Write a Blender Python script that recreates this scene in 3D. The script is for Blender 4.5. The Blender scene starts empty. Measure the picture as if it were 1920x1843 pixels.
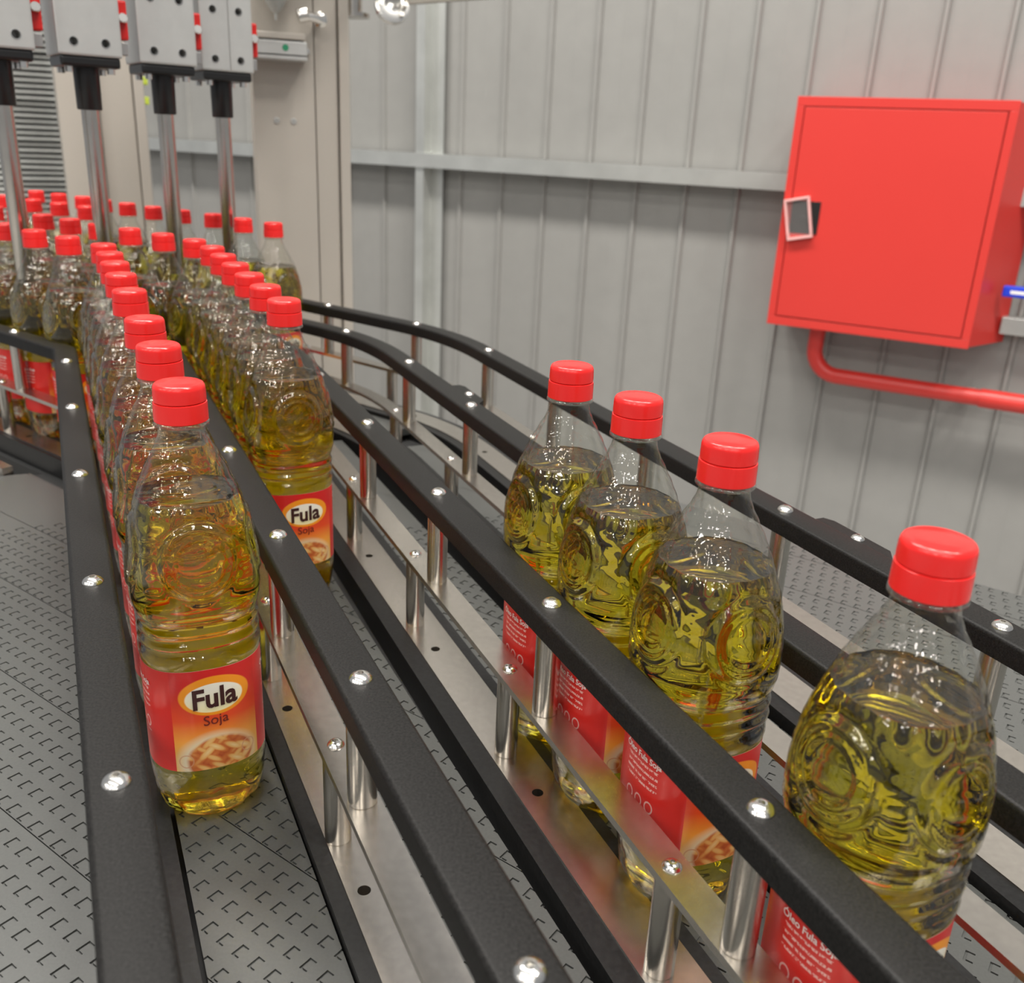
import bpy, bmesh, math, random
from mathutils import Vector, Matrix
random.seed(7)
scene = bpy.context.scene
COL = scene.collection

# ------------------------------------------------------------------ camera
F_PX, PITCH, ROLL, CAM_Z = 1760.2, .35776, -.046987, .438
W_PX, H_PX = 1920, 1843
def cam_axes():
    f = Vector((0, math.cos(PITCH), -math.sin(PITCH))); r = Vector((1, 0, 0)); d = f.cross(r)
    c, s = math.cos(ROLL), math.sin(ROLL)
    return c*r + s*d, -s*r + c*d, f
AX_R, AX_D, AX_F = cam_axes()
CAM = Vector((0, 0, CAM_Z))
def ray(px, py):
    return AX_R*((px-W_PX/2)/F_PX) + AX_D*((py-H_PX/2)/F_PX) + AX_F
def at_z(px, py, z):
    d = ray(px, py); return CAM + d*((z-CAM_Z)/d.z)
def at_range(px, py, rng):
    d = ray(px, py); return CAM + d*(rng/math.hypot(d.x, d.y))
cd = bpy.data.cameras.new('camera'); cam = bpy.data.objects.new('camera', cd); COL.objects.link(cam)
m = Matrix.Identity(4)
for i in range(3):
    m[i][0] = AX_R[i]; m[i][1] = -AX_D[i]; m[i][2] = -AX_F[i]
m.translation = CAM
cam.matrix_world = m
cd.sensor_width = 36; cd.lens = F_PX/W_PX*36; cd.clip_start = .01; cd.clip_end = 60
cd.dof.use_dof = True; cd.dof.focus_distance = .62; cd.dof.aperture_fstop = 11
scene.camera = cam

# ------------------------------------------------------------------ light
world = bpy.data.worlds.new('hall_light'); scene.world = world; world.use_nodes = True
bg = world.node_tree.nodes['Background']; bg.inputs[0].default_value = (.95, .97, 1, 1); bg.inputs[1].default_value = .48
def lamp(x, y, z, power, size, col=(1, .96, .9)):
    l = bpy.data.lights.new('ceiling_lamp_offscreen', 'AREA'); l.shape = 'DISK'; l.size = size; l.energy = power; l.color = col
    o = bpy.data.objects.new('ceiling_lamp_offscreen', l); COL.objects.link(o); o.location = (x, y, z)
LAMP_N = (.4815, .8764); LAMP_H = (.8764, -.4815)      # rows of lamps run parallel to the back wall
for dn, z, p, xs in ((1.15, 4.6, 165, (-3.3, -1.9, -.5, .9, 2.3)), (-1.7, 4.6, 45, (-2.4, -.8, .8, 2.4)), (-5.2, 4.6, 125, (-6.5, -3.2, 0, 3.2, 6.5)), (-9, 4.6, 200, (-8, -4, 0, 4, 8))):
    for x in xs: lamp(LAMP_N[0]*dn+LAMP_H[0]*x, LAMP_N[1]*dn+LAMP_H[1]*x, z, p, .75)
scene.view_settings.view_transform = 'Standard'; scene.view_settings.look = 'None'
scene.view_settings.exposure = -.55; scene.view_settings.gamma = 1; scene.view_settings.use_curve_mapping = False
cy = scene.cycles
cy.max_bounces = 14; cy.transmission_bounces = 14; cy.glossy_bounces = 4; cy.diffuse_bounces = 2
cy.transparent_max_bounces = 24; cy.sample_clamp_indirect = 12; cy.volume_bounces = 0

# ------------------------------------------------------------------ materials
def new_mat(name):
    mt = bpy.data.materials.new(name); mt.use_nodes = True
    nt = mt.node_tree; return mt, nt, nt.nodes['Principled BSDF']
def simple(name, col, rough=.5, metal=0, bump=0, scale=200, var=0, coat=0, stretch=None, spec=.5):
    mt, nt, b = new_mat(name)
    b.inputs['Base Color'].default_value = (*col, 1); b.inputs['Roughness'].default_value = rough
    b.inputs['Metallic'].default_value = metal; b.inputs['Specular IOR Level'].default_value = spec; b.inputs['Coat Weight'].default_value = coat
    if bump or var:
        tc = nt.nodes.new('ShaderNodeTexCoord'); nz = nt.nodes.new('ShaderNodeTexNoise')
        nz.inputs['Scale'].default_value = scale; nz.inputs['Detail'].default_value = 6
        if stretch:
            mp = nt.nodes.new('ShaderNodeMapping'); mp.inputs['Scale'].default_value = stretch
            nt.links.new(tc.outputs['Object'], mp.inputs[0]); nt.links.new(mp.outputs[0], nz.inputs[0])
        else:
            nt.links.new(tc.outputs['Object'], nz.inputs[0])
        if var:
            rp = nt.nodes.new('ShaderNodeValToRGB'); e = rp.color_ramp.elements
            e[0].position = .3; e[1].position = .72
            e[0].color = (*[c*(1-var) for c in col], 1); e[1].color = (*[min(1, c*(1+var)) for c in col], 1)
            nt.links.new(nz.outputs[0], rp.inputs[0]); nt.links.new(rp.outputs[0], b.inputs['Base Color'])
        if bump:
            bp = nt.nodes.new('ShaderNodeBump'); bp.inputs['Strength'].default_value = bump; bp.inputs['Distance'].default_value = .001
            nt.links.new(nz.outputs[0], bp.inputs['Height']); nt.links.new(bp.outputs[0], b.inputs['Normal'])
    return mt
M = {}
M['black'] = simple('black_polyethylene', (.0115, .011, .0105), .46, bump=.12, scale=800, var=.6, spec=.17)
M['strip'] = simple('dark_wear_strip', (.014, .014, .014), .42, bump=.1, scale=300, var=.3, spec=.3)
M['void'] = simple('black_frame_paint', (.020, .020, .020), .6)
M['steel'] = simple('brushed_stainless', (.60, .56, .51), .27, 1, bump=.04, scale=160, var=.06)
M['post'] = simple('polished_stainless', (.60, .57, .52), .24, 1, var=.06, scale=30)
M['chrome'] = simple('bright_bolt_steel', (.80, .78, .74), .2, 1)
M['belt'] = simple('grey_belt_plastic', (.074, .076, .072), .36, bump=.06, scale=500, var=.08)
M['cap'] = simple('red_cap_plastic', (.80, .022, .020), .22, bump=.02, scale=900)
M['wall'] = simple('painted_sheet_grey', (.272, .268, .254), .38, bump=.02, scale=14, var=.03)
M['galv'] = simple('galvanised_steel', (.60, .61, .585), .34, .72, var=.08, scale=9)
M['cream'] = simple('machine_cream_paint', (.45, .412, .362), .42, bump=.03, scale=300, var=.02)
M['alu'] = simple('anodised_aluminium', (.55, .55, .53), .42, .55, var=.03, scale=60)
M['alu_dark'] = simple('grey_cast_metal', (.42, .41, .40), .4, .7, var=.05, scale=60)
M['plastic_black'] = simple('black_plastic', (.012, .012, .012), .32)
M['red_paint'] = simple('red_cabinet_paint', (.60, .038, .030), .34, bump=.015, scale=60)
M['red_fit'] = simple('red_fitting', (.55, .015, .012), .35)
M['blue'] = simple('blue_lever', (.01, .045, .62), .4)
M['white'] = simple('white_print', (.85, .83, .8), .5)
M['floor'] = simple('concrete_floor', (.30, .29, .275), .45, bump=.1, scale=20, var=.1)
M['yellow'] = simple('yellow_green_strap', (.62, .75, .08), .5)
M['green'] = simple('green_mark', (.02, .25, .12), .5)
M['slat'] = simple('grey_slat', (.42, .43, .41), .5, var=.2, scale=25)
M['paper'] = simple('white_paper', (.80, .78, .70), .6)
M['ink'] = simple('dark_brown_ink', (.045, .010, .008), .45)
M['ink_red'] = simple('dark_red_ink', (.16, .015, .010), .45)
M['ink_white'] = simple('white_ink', (.86, .70, .66), .45)

def mat_pet():
    mt = bpy.data.materials.new('clear_pet'); mt.use_nodes = True; nt = mt.node_tree; nt.nodes.clear()
    out = nt.nodes.new('ShaderNodeOutputMaterial'); mix = nt.nodes.new('ShaderNodeMixShader')
    tr = nt.nodes.new('ShaderNodeBsdfTransparent'); tr.inputs[0].default_value = (.975, .98, .95, 1)
    gl = nt.nodes.new('ShaderNodeBsdfGlossy'); gl.inputs['Roughness'].default_value = .06
    fr = nt.nodes.new('ShaderNodeLayerWeight'); fr.inputs[0].default_value = .5
    nz = nt.nodes.new('ShaderNodeTexNoise'); nz.inputs['Scale'].default_value = 110; nz.inputs['Detail'].default_value = 2
    tc = nt.nodes.new('ShaderNodeTexCoord'); bp = nt.nodes.new('ShaderNodeBump'); bp.inputs['Strength'].default_value = .8; bp.inputs['Distance'].default_value = .0016
    pw = nt.nodes.new('ShaderNodeMath'); pw.operation = 'POWER'; pw.inputs[1].default_value = 3.0; mu = nt.nodes.new('ShaderNodeMath'); mu.operation = 'MULTIPLY_ADD'; mu.inputs[1].default_value = .75; mu.inputs[2].default_value = .05; mu.use_clamp = True
    L = nt.links.new
    L(tc.outputs['Object'], nz.inputs[0]); L(nz.outputs[0], bp.inputs['Height'])
    L(bp.outputs[0], gl.inputs['Normal']); L(bp.outputs[0], fr.inputs['Normal'])
    L(fr.outputs['Facing'], pw.inputs[0]); L(pw.outputs[0], mu.inputs[0]); L(mu.outputs[0], mix.inputs[0]); L(tr.outputs[0], mix.inputs[1]); L(gl.outputs[0], mix.inputs[2]); L(mix.outputs[0], out.inputs[0])
    return mt
M['pet'] = mat_pet()
def mat_oil():
    mt, nt, b = new_mat('yellow_oil')
    b.inputs['Base Color'].default_value = (1, 1, 1, 1); b.inputs['Roughness'].default_value = 0
    b.inputs['IOR'].default_value = 1.47; b.inputs['Transmission Weight'].default_value = 1
    nz = nt.nodes.new('ShaderNodeTexNoise'); nz.inputs['Scale'].default_value = 70; nz.inputs['Detail'].default_value = 2
    tc = nt.nodes.new('ShaderNodeTexCoord'); bp = nt.nodes.new('ShaderNodeBump'); bp.inputs['Strength'].default_value = .16; bp.inputs['Distance'].default_value = .001
    nt.links.new(tc.outputs['Object'], nz.inputs[0]); nt.links.new(nz.outputs[0], bp.inputs['Height']); nt.links.new(bp.outputs[0], b.inputs['Normal'])
    va = nt.nodes.new('ShaderNodeVolumeAbsorption'); va.inputs['Color'].default_value = (.994, .942, 0, 1); va.inputs['Density'].default_value = 36
    nt.links.new(va.outputs[0], nt.nodes['Material Output'].inputs['Volume'])
    return mt
M['oil'] = mat_oil()

def mat_label():
    """printed wrap-around label: UV in centimetres, u = arc from the middle of the front, v = height above the label's foot"""
    mt, nt, b = new_mat('printed_label'); N = nt.nodes.new; L = nt.links.new
    b.inputs['Roughness'].default_value = .33
    uv = N('ShaderNodeUVMap'); sp = N('ShaderNodeSeparateXYZ'); L(uv.outputs[0], sp.inputs[0]); U, V = sp.outputs[0], sp.outputs[1]
    def mth(op, a, c=None, clamp=False):
        n = N('ShaderNodeMath'); n.operation = op; n.use_clamp = clamp
        for i, v in enumerate((a, c)):
            if v is None: continue
            if isinstance(v, (int, float)): n.inputs[i].default_value = v
            else: L(v, n.inputs[i])
        return n.outputs[0]
    def mixc(fac, a, c):
        n = N('ShaderNodeMix'); n.data_type = 'RGBA'
        if isinstance(fac, (int, float)): n.inputs[0].default_value = fac
        else: L(fac, n.inputs[0])
        for i, v in ((6, a), (7, c)):
            if isinstance(v, tuple): n.inputs[i].default_value = (*v, 1)
            else: L(v, n.inputs[i])
        return n.outputs[2]
    def ell(cx, cyy, rx, ry, soft=.04):
        d = mth('SQRT', mth('ADD', mth('POWER', mth('ABSOLUTE', mth('DIVIDE', mth('SUBTRACT', U, cx), rx)), 2.0), mth('POWER', mth('ABSOLUTE', mth('DIVIDE', mth('SUBTRACT', V, cyy), ry)), 2.0)))
        return mth('DIVIDE', mth('SUBTRACT', 1.0, d), soft, True), d
    def box(u0, u1, v0, v1):
        a = mth('MULTIPLY', mth('GREATER_THAN', U, u0), mth('LESS_THAN', U, u1)); c = mth('MULTIPLY', mth('GREATER_THAN', V, v0), mth('LESS_THAN', V, v1))
        return mth('MULTIPLY', a, c)
    red = (.66, .022, .016)
    rp = N('ShaderNodeValToRGB'); e = rp.color_ramp.elements
    e[0].position = .12; e[0].color = (.86, .48, .09, 1); e[1].position = .80; e[1].color = (.60, .015, .014, 1)
    x = e.new(.30); x.color = (.86, .33, .04, 1); x = e.new(.50); x.color = (.74, .07, .015, 1)
    L(mth('DIVIDE', V, 7.4), rp.inputs[0])
    # dish of food at the foot of the front: plate, pieces, sauce
    dists = []
    for rot, off in ((.75, 0), (-.55, 3.3)):
        nv = N('ShaderNodeTexVoronoi'); nv.inputs['Scale'].default_value = 1.0
        mp = N('ShaderNodeMapping'); mp.vector_type = 'TEXTURE'; mp.inputs['Location'].default_value = (off, off, 0)
        mp.inputs['Rotation'].default_value = (0, 0, rot); mp.inputs['Scale'].default_value = (1.7, .52, 1)
        L(uv.outputs[0], mp.inputs[0]); L(mp.outputs[0], nv.inputs['Vector']); dists.append(nv.outputs['Distance'])
    food = mth('MINIMUM', dists[0], mth('MULTIPLY', dists[1], 1.15))
    fr = N('ShaderNodeValToRGB'); e = fr.color_ramp.elements
    e[0].position = .05; e[0].color = (.80, .58, .28, 1); e[1].position = .75; e[1].color = (.42, .07, .02, 1)
    x = e.new(.38); x.color = (.74, .40, .12, 1); x = e.new(.52); x.color = (.58, .17, .04, 1)
    L(food, fr.inputs[0])
    plate, _ = ell(.3, .55, 2.9, 2.35, .25)
    front = box(-2.45, 3.2, -1, 9)
    col = mixc(mth('MULTIPLY', plate, 1.0), rp.outputs[0], mixc(ell(.5, .7, 2.3, 1.75, .12)[0], (.74, .62, .42), fr.outputs[0]))
    halo, _ = ell(.35, 5.35, 2.35, 1.42, .05); hal2, _ = ell(.2, 5.2, 2.0, 1.12, .05)
    wh, _ = ell(.3, 5.2, 1.9, 1.05, .05)
    col = mixc(halo, col, (.86, .30, .012)); col = mixc(wh, col, mixc(mth('DIVIDE', mth('SUBTRACT', V, 4.2), 1.6, True), (.86, .78, .42), (.86, .83, .72)))
    r1, d1 = ell(-1.75, .75, .5, .5); r2, d2 = ell(2.35, 1.05, .5, .5)
    for d in (d1, d2):
        ring = mth('LESS_THAN', mth('ABSOLUTE', mth('SUBTRACT', d, .9)), .09); col = mixc(mth('MULTIPLY', ring, .7), col, (.62, .30, .16))
    # side panels: plain red with faint folds, rows of fine print and three ringed symbols
    side = red
    rows = mth('GREATER_THAN', mth('SINE', mth('MULTIPLY', V, 2*math.pi/.42)), .35)
    nz = N('ShaderNodeTexNoise'); nz.inputs['Scale'].default_value = 6; nz.inputs['Detail'].default_value = 3
    m2 = N('ShaderNodeMapping'); m2.inputs['Scale'].default_value = (1.3, .8, 1); L(uv.outputs[0], m2.inputs[0]); L(m2.outputs[0], nz.inputs[0])
    brk = mth('GREATER_THAN', nz.outputs[0], .46)
    for u0, u1 in ((-7.2, -4.3), (4.4, 7.2)):
        fine = mth('MULTIPLY', mth('MULTIPLY', rows, brk), box(u0, u1, 4.05, 5.7)); side = mixc(mth('MULTIPLY', fine, .72), side, (.86, .62, .56))
        for k in range(3):
            _, d = ell(u0+.5+k*.95, 3.05, .36, .42); ring = mth('LESS_THAN', mth('ABSOLUTE', mth('SUBTRACT', d, .85)), .13)
            side = mixc(mth('MULTIPLY', ring, .7), side, (.86, .62, .56))
            dash = box(u0+.22+k*.95, u0+.8+k*.95, 2.35, 2.45); side = mixc(mth('MULTIPLY', dash, .6), side, (.86, .62, .56))
    col = mixc(front, side, col)
    L(col, b.inputs['Base Color'])
    return mt
M['label'] = mat_label()

# ------------------------------------------------------------------ helpers
def mesh_obj(name, verts, faces, mat, parent=None, smooth=False, fix=False):
    me = bpy.data.meshes.new(name); me.from_pydata([tuple(v) for v in verts], [], faces)
    if fix:
        bm = bmesh.new(); bm.from_mesh(me); bmesh.ops.recalc_face_normals(bm, faces=bm.faces); bm.to_mesh(me); bm.free()
    me.materials.append(M[mat] if isinstance(mat, str) else mat)
    if smooth: me.polygons.foreach_set('use_smooth', [True]*len(me.polygons))
    o = bpy.data.objects.new(name, me); COL.objects.link(o)
    if parent: o.parent = parent
    return o
def share(name, me, parent=None, loc=(0, 0, 0), rot=(0, 0, 0)):
    o = bpy.data.objects.new(name, me); COL.objects.link(o); o.location = loc; o.rotation_euler = rot
    if parent: o.parent = parent
    return o
def tag(o, label, cat, group=None):
    o['label'] = label; o['category'] = cat
    if group: o['group'] = group
    return o
def empty(name, loc=(0, 0, 0), rz=0):
    o = bpy.data.objects.new(name, None); COL.objects.link(o); o.location = loc; o.rotation_euler = (0, 0, rz); o.empty_display_size = .02
    return o
def struct(o):
    o['kind'] = 'structure'; return o
def box_data(x0, x1, y0, y1, z0, z1):
    v = [(x, y, z) for x in (x0, x1) for y in (y0, y1) for z in (z0, z1)]
    f = [(0, 1, 3, 2), (4, 6, 7, 5), (0, 4, 5, 1), (2, 3, 7, 6), (0, 2, 6, 4), (1, 5, 7, 3)]
    return v, f
def box(name, x0, x1, y0, y1, z0, z1, mat, parent=None, bevel=0):
    v, f = box_data(x0, x1, y0, y1, z0, z1); o = mesh_obj(name, v, f, mat, parent)
    if bevel:
        bm = bmesh.new(); bm.from_mesh(o.data); bmesh.ops.bevel(bm, geom=list(bm.edges), offset=bevel, segments=2, affect='EDGES', profile=.6)
        bm.to_mesh(o.data); bm.free()
    return o
def lathe_data(prof, seg=24, cx=0, cyy=0):
    v, f = [], []
    for r, z in prof:
        for i in range(seg):
            a = 2*math.pi*i/seg; v.append((cx+r*math.cos(a), cyy+r*math.sin(a), z))
    for j in range(len(prof)-1):
        for i in range(seg):
            k = (i+1) % seg; f.append((j*seg+i, j*seg+k, (j+1)*seg+k, (j+1)*seg+i))
    f.append(tuple(range(seg-1, -1, -1))); f.append(tuple((len(prof)-1)*seg+i for i in range(seg)))
    return v, f
def lathe(name, prof, mat, parent=None, seg=24, loc=(0, 0, 0), rot=(0, 0, 0), sharp=True):
    v, f = lathe_data(prof, seg); o = mesh_obj(name, v, f, mat, parent, True)
    if sharp: o.data.set_sharp_from_angle(angle=math.radians(40))
    o.location = loc; o.rotation_euler = rot; return o
def tube(name, pts, r, mat, parent=None, seg=16):
    pts = [Vector(p) for p in pts]; v, f = [], []
    up = Vector((0, 0, 1))
    for i, p in enumerate(pts):
        t = (pts[min(i+1, len(pts)-1)]-pts[max(i-1, 0)]).normalized()
        s = t.cross(up if abs(t.z) < .95 else Vector((1, 0, 0))).normalized(); w = s.cross(t)
        if i and s.dot(prev) < 0: s, w = -s, -w
        prev = s
        for k in range(seg):
            a = 2*math.pi*k/seg; v.append(p+(s*math.cos(a)+w*math.sin(a))*r)
    for j in range(len(pts)-1):
        for i in range(seg):
            k = (i+1) % seg; f.append((j*seg+i, j*seg+k, (j+1)*seg+k, (j+1)*seg+i))
    f.append(tuple(range(seg))); f.append(tuple((len(pts)-1)*seg+i for i in range(seg)))
    o = mesh_obj(name, v, f, mat, parent, True, True); o.data.set_sharp_from_angle(angle=math.radians(50)); return o

def ring_mesh(name, prof, mat, parent, seg, loc, rot):
    """open-centred ring: closed profile, no end caps"""
    v = [(r*math.cos(2*math.pi*i/seg), r*math.sin(2*math.pi*i/seg), z) for r, z in prof for i in range(seg)]; n = len(prof)
    f = [(j*seg+i, j*seg+(i+1) % seg, ((j+1) % n)*seg+(i+1) % seg, ((j+1) % n)*seg+i) for j in range(n) for i in range(seg)]
    o = mesh_obj(name, v, f, mat, parent, True, True); o.data.set_sharp_from_angle(angle=math.radians(40)); o.location = loc; o.rotation_euler = rot
    return o
def cut(obj, cutters):
    """cut (verts, faces) solids, given in the object's own space, out of its mesh"""
    V, Fc = [], []
    for v, f in cutters:
        k = len(V); V += v; Fc += [tuple(i+k for i in q) for q in f]
    t = mesh_obj('cutter', V, Fc, obj.data.materials[0], None, fix=True)
    par = obj.parent; obj.parent = None
    md = obj.modifiers.new('cut', 'BOOLEAN'); md.operation = 'DIFFERENCE'; md.solver = 'EXACT'; md.object = t
    bpy.context.view_layer.update(); dg = bpy.context.evaluated_depsgraph_get()
    me = bpy.data.meshes.new_from_object(obj.evaluated_get(dg)); obj.modifiers.clear(); me.name = obj.name; obj.data = me
    bpy.data.objects.remove(t); obj.parent = par
def bore(x, y, z0, z1, r, seg=16):
    return lathe_data([(r, z0), (r, z1)], seg, x, y)
def bore_x(x0, x1, y, z, r, seg=16):
    v, f = lathe_data([(r, x0), (r, x1)], seg); return [(c, y+a, z+b) for a, b, c in v], f

# ------------------------------------------------------------------ floor and wall
FLOOR_Z = -.95
struct(box('floor', -6, 6, -4, 6, FLOOR_Z-.1, FLOOR_Z, 'floor'))
AZ = -.50239; WH = Vector((math.cos(AZ), math.sin(AZ), 0)); WN = Vector((-WH.y, WH.x, 0)); WD = 3.4
def on_wall(px, py, d):
    r = ray(px, py); p = CAM + r*(d/(r.x*WN.x+r.y*WN.y)); return p.dot(WH), p.z
wall = struct(empty('wall_back', WN*WD, AZ))      # local x along the wall, local y into the wall
PITCH_RIB = .192; X_RIB = on_wall(1101, 406, WD)[0]
def cladding(x0, n):
    sec = []
    for k in range(n):
        a = x0+k*PITCH_RIB
        sec += [(a-.011, 0), (a-.005, -.014), (a+.005, -.014), (a+.011, 0), (a+.094, 0), (a+.098, -.0006), (a+.102, 0)]
    sec.append((x0+n*PITCH_RIB-.011, 0))
    v = [(x, y, z) for x, y in sec for z in (FLOOR_Z, 2.6)]
    f = [(2*i, 2*i+2, 2*i+3, 2*i+1) for i in range(len(sec)-1)]
    return mesh_obj('cladding_sheet', v, f, 'wall', wall)
for k in range(-4, 4): cladding(X_RIB+k*5*PITCH_RIB, 5)
# horizontal girt (light channel) and vertical stud against the sheets
gz0, gz1 = on_wall(1100, 334, WD-.09)[1], on_wall(1100, 305, WD-.09)[1]
girt = struct(empty('trim_1', WN*WD, AZ))
box('girt_web', -4.5, 3, -.09, -.085, gz0, gz1, 'galv', girt)
box('girt_flange', -4.5, 3, -.085, -.022, gz1-.004, gz1, 'galv', girt)
box('girt_flange', -4.5, 3, -.085, -.022, gz0, gz0+.004, 'galv', girt)
stud = struct(empty('trim_2', WN*WD, AZ)); sx = on_wall(785, 500, WD-.07)[0]
box('stud_flange', sx-.012, sx+.028, -.082, -.077, FLOOR_Z, 2.6, 'galv', stud)
box('stud_web', sx+.024, sx+.028, -.077, -.0225, FLOOR_Z, 2.6, 'galv', stud)
box('stud_flange', sx+.028, sx+.085, -.027, -.0225, FLOOR_Z, 2.6, 'galv', stud)

# ------------------------------------------------------------------ fire hose cabinet on the wall
cab = tag(empty('fire_hose_cabinet', WN*WD, AZ), 'red steel fire hose cabinet with framed door hung on the grey wall', 'cabinet')
CD = .20; df = WD-.022-CD
xa, zt = on_wall(1497, 180, df); xb, zb = on_wall(1815, 655, df)
xa = (xa+on_wall(1437, 605, df)[0])/2; xb = (xb+on_wall(1915, 190, df)[0])/2
y0 = -(CD+.022)
bx0, bx1, bx2, by0, by1 = xa+.004, xb-.002, xb+.083, y0+.012, -.0145
mesh_obj('body', [(bx0, by0, zb+.004), (bx1, by0, zb+.004), (bx2, by1, zb+.004), (bx0, by1, zb+.004), (bx0, by0, zt-.004), (bx1, by0, zt-.004), (bx2, by1, zt-.004), (bx0, by1, zt-.004)],
         [(3, 2, 1, 0), (4, 5, 6, 7), (0, 1, 5, 4), (1, 2, 6, 5), (2, 3, 7, 6), (3, 0, 4, 7)], 'red_paint', cab, fix=True)
for n_, a in (('frame_top', (xa, xb, zt-.028, zt)), ('frame_bottom', (xa, xb, zb, zb+.028)), ('frame_side', (xa, xa+.024, zb+.028, zt-.028)), ('frame_side', (xb-.024, xb, zb+.028, zt-.028))):
    box(n_, a[0], a[1], y0, y0+.012, a[2], a[3], 'red_paint', cab, .0015)
door = box('door', xa+.027, xb-.027, y0-.002, y0+.011, zb+.031, zt-.031, 'red_paint', cab, .002)
hx, hz = on_wall(1512, 408, df); 
latch = empty('latch', (hx, y0-.002, hz)); latch.parent = cab
box('recess', -.050, .040, -.003, 0, -.050, .050, 'plastic_black', latch, .001)
cv = box('catch', -.020, .012, -.008, -.003, -.012, .004, 'plastic_black', latch, .001)
def mat_clear():
    mt, nt, b = new_mat('clear_cover'); b.inputs['Transmission Weight'].default_value = .0
    nt.nodes.clear(); out = nt.nodes.new('ShaderNodeOutputMaterial'); mx = nt.nodes.new('ShaderNodeMixShader'); mx.inputs[0].default_value = .05
    t = nt.nodes.new('ShaderNodeBsdfTransparent'); g = nt.nodes.new('ShaderNodeBsdfPrincipled'); g.inputs['Base Color'].default_value = (.85, .80, .78, 1); g.inputs['Roughness'].default_value = .25
    nt.links.new(t.outputs[0], mx.inputs[1]); nt.links.new(g.outputs[0], mx.inputs[2]); nt.links.new(mx.outputs[0], out.inputs[0]); return mt
M['clear'] = mat_clear()
cov = empty('clear_cover', (hx-.022, y0-.012, hz-.004)); cov.parent = cab; cov.rotation_euler = (0, -.22, 0)
M['cover_rim'] = simple('cover_rim', (.78, .42, .40), .3)
box('cover_pane', -.034, .034, -.004, -.002, -.062, .062, 'clear', cov)
for a in ((-.040, .040, .056, .064), (-.040, .040, -.064, -.056), (-.040, -.033, -.056, .056), (.033, .040, -.056, .056)):
    box('cover_rim', a[0], a[1], -.008, .010, a[2], a[3], 'cover_rim', cov, .002)
# red pipe that leaves the cabinet's foot, bends and runs along the wall
py = -.11; r_ = .026; px0 = on_wall(1530, 640, WD+py)[0]; pz = on_wall(1700, 725, WD+py)[1]
pts = [(px0, py, zb+.0045), (px0, py, pz+.085)]
for k in range(1, 9):
    a = math.pi/2*k/8; pts.append((px0+.085*(1-math.cos(a)), py, pz+.085*(1-math.sin(a))))
pts.append((px0+1.4, py, pz))
pipe = tag(empty('water_pipe', WN*WD, AZ), 'red bent water pipe running along the wall below the cabinet', 'pipe')
tube('pipe', pts, r_, 'red_paint', pipe, 20)
tube('coupling', [(on_wall(1838, 740, WD+py)[0], py, pz), (px0+1.3, py, pz)], r_+.004, 'red_paint', pipe, 20)
for xx in (px0+.5, px0+1.2): box('pipe_bracket', xx-.012, xx+.012, py+r_*.6, -.022, pz-.012, pz+.012, 'galv', pipe)
# blue lever and the short steel bar beside the cabinet
bx, bz = on_wall(1880, 545, WD-.12)
lev = tag(empty('valve_lever', WN*WD, AZ), 'blue valve lever with small white print beside the red cabinet', 'lever')
box('handle', bx, bx+.17, -.130, -.112, bz-.017, bz+.017, 'blue', lev, .006)
box('print', bx+.022, bx+.10, -.1306, -.1299, bz-.006, bz+.004, 'white', lev)
box('stem', bx+.12, bx+.14, -.113, -.0, bz-.012, bz+.012, 'chrome', lev)
b2x, b2z = on_wall(1876, 610, WD-.07)
tag(box('support_bar', 0, .9, -.048, 0, -.026, .026, 'galv', None, .002), 'short grey steel bar on the wall low beside the cabinet', 'bar')
bar = bpy.data.objects['support_bar']; bar.location = WN*(WD-.022)+WH*b2x+Vector((0, 0, b2z)); bar.rotation_euler = (0, 0, AZ)

# ------------------------------------------------------------------ lanes: straight run, then a left turn upstream
NN = Vector((.898, .44)).normalized(); TT = Vector((-NN.y, NN.x)); TURN = math.radians(27); TC = 1.36
def st(s, t): return NN*s + TT*t
class Path:
    """centre line of a guard rail; l = distance along it (l equals t on the straight run)"""
    def __init__(self, s0, slope, R, tc=TC, l0=-.12, l1=2.5):
        self.pts = []
        d = (TT + NN*slope).normalized(); base = st(s0-slope*.3, 0)
        tl = R*math.tan(TURN/2); la = tc-tl; arc = R*TURN
        self.base, self.d, self.la, self.arc, self.R = base, d, la, arc, R
        self.l0, self.l1 = l0, l1
    def at(self, l):
        d = self.d
        if l <= self.la: return self.base + d*l, d
        n = Vector((-d.y, d.x)); c = self.base + d*self.la + n*self.R
        a = min(l-self.la, self.arc)/self.R
        p = c - n*(self.R*math.cos(a)) + d*(self.R*math.sin(a)); h = d*math.cos(a)+n*math.sin(a)
        if l > self.la+self.arc: p = p + h*(l-self.la-self.arc)
        return p, h
    def samples(self, l0=None, l1=None):
        l0 = self.l0 if l0 is None else l0; l1 = self.l1 if l1 is None else l1
        ls = [l0]
        k = 10
        for i in range(k+1):
            x = self.la+self.arc*i/k
            if l0 < x < l1: ls.append(x)
        ls.append(l1); return ls
def sweep(name, path, prof, mat, parent, l0=None, l1=None, smooth=True):
    ls = path.samples(l0, l1); v, f = [], []; n = len(prof)
    for l in ls:
        p, h = path.at(l); r = Vector((h.y, -h.x))
        for a, z in prof: v.append((p.x+r.x*a, p.y+r.y*a, z))
    for j in range(len(ls)-1):
        for i in range(n):
            k = (i+1) % n; f.append((j*n+i, (j+1)*n+i, (j+1)*n+k, j*n+k))
    f.append(tuple(range(n))); f.append(tuple((len(ls)-1)*n+i for i in reversed(range(n))))
    o = mesh_obj(name, v, f, mat, parent, smooth, True)
    if smooth: o.data.set_sharp_from_angle(angle=math.radians(46))
    return o
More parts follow.
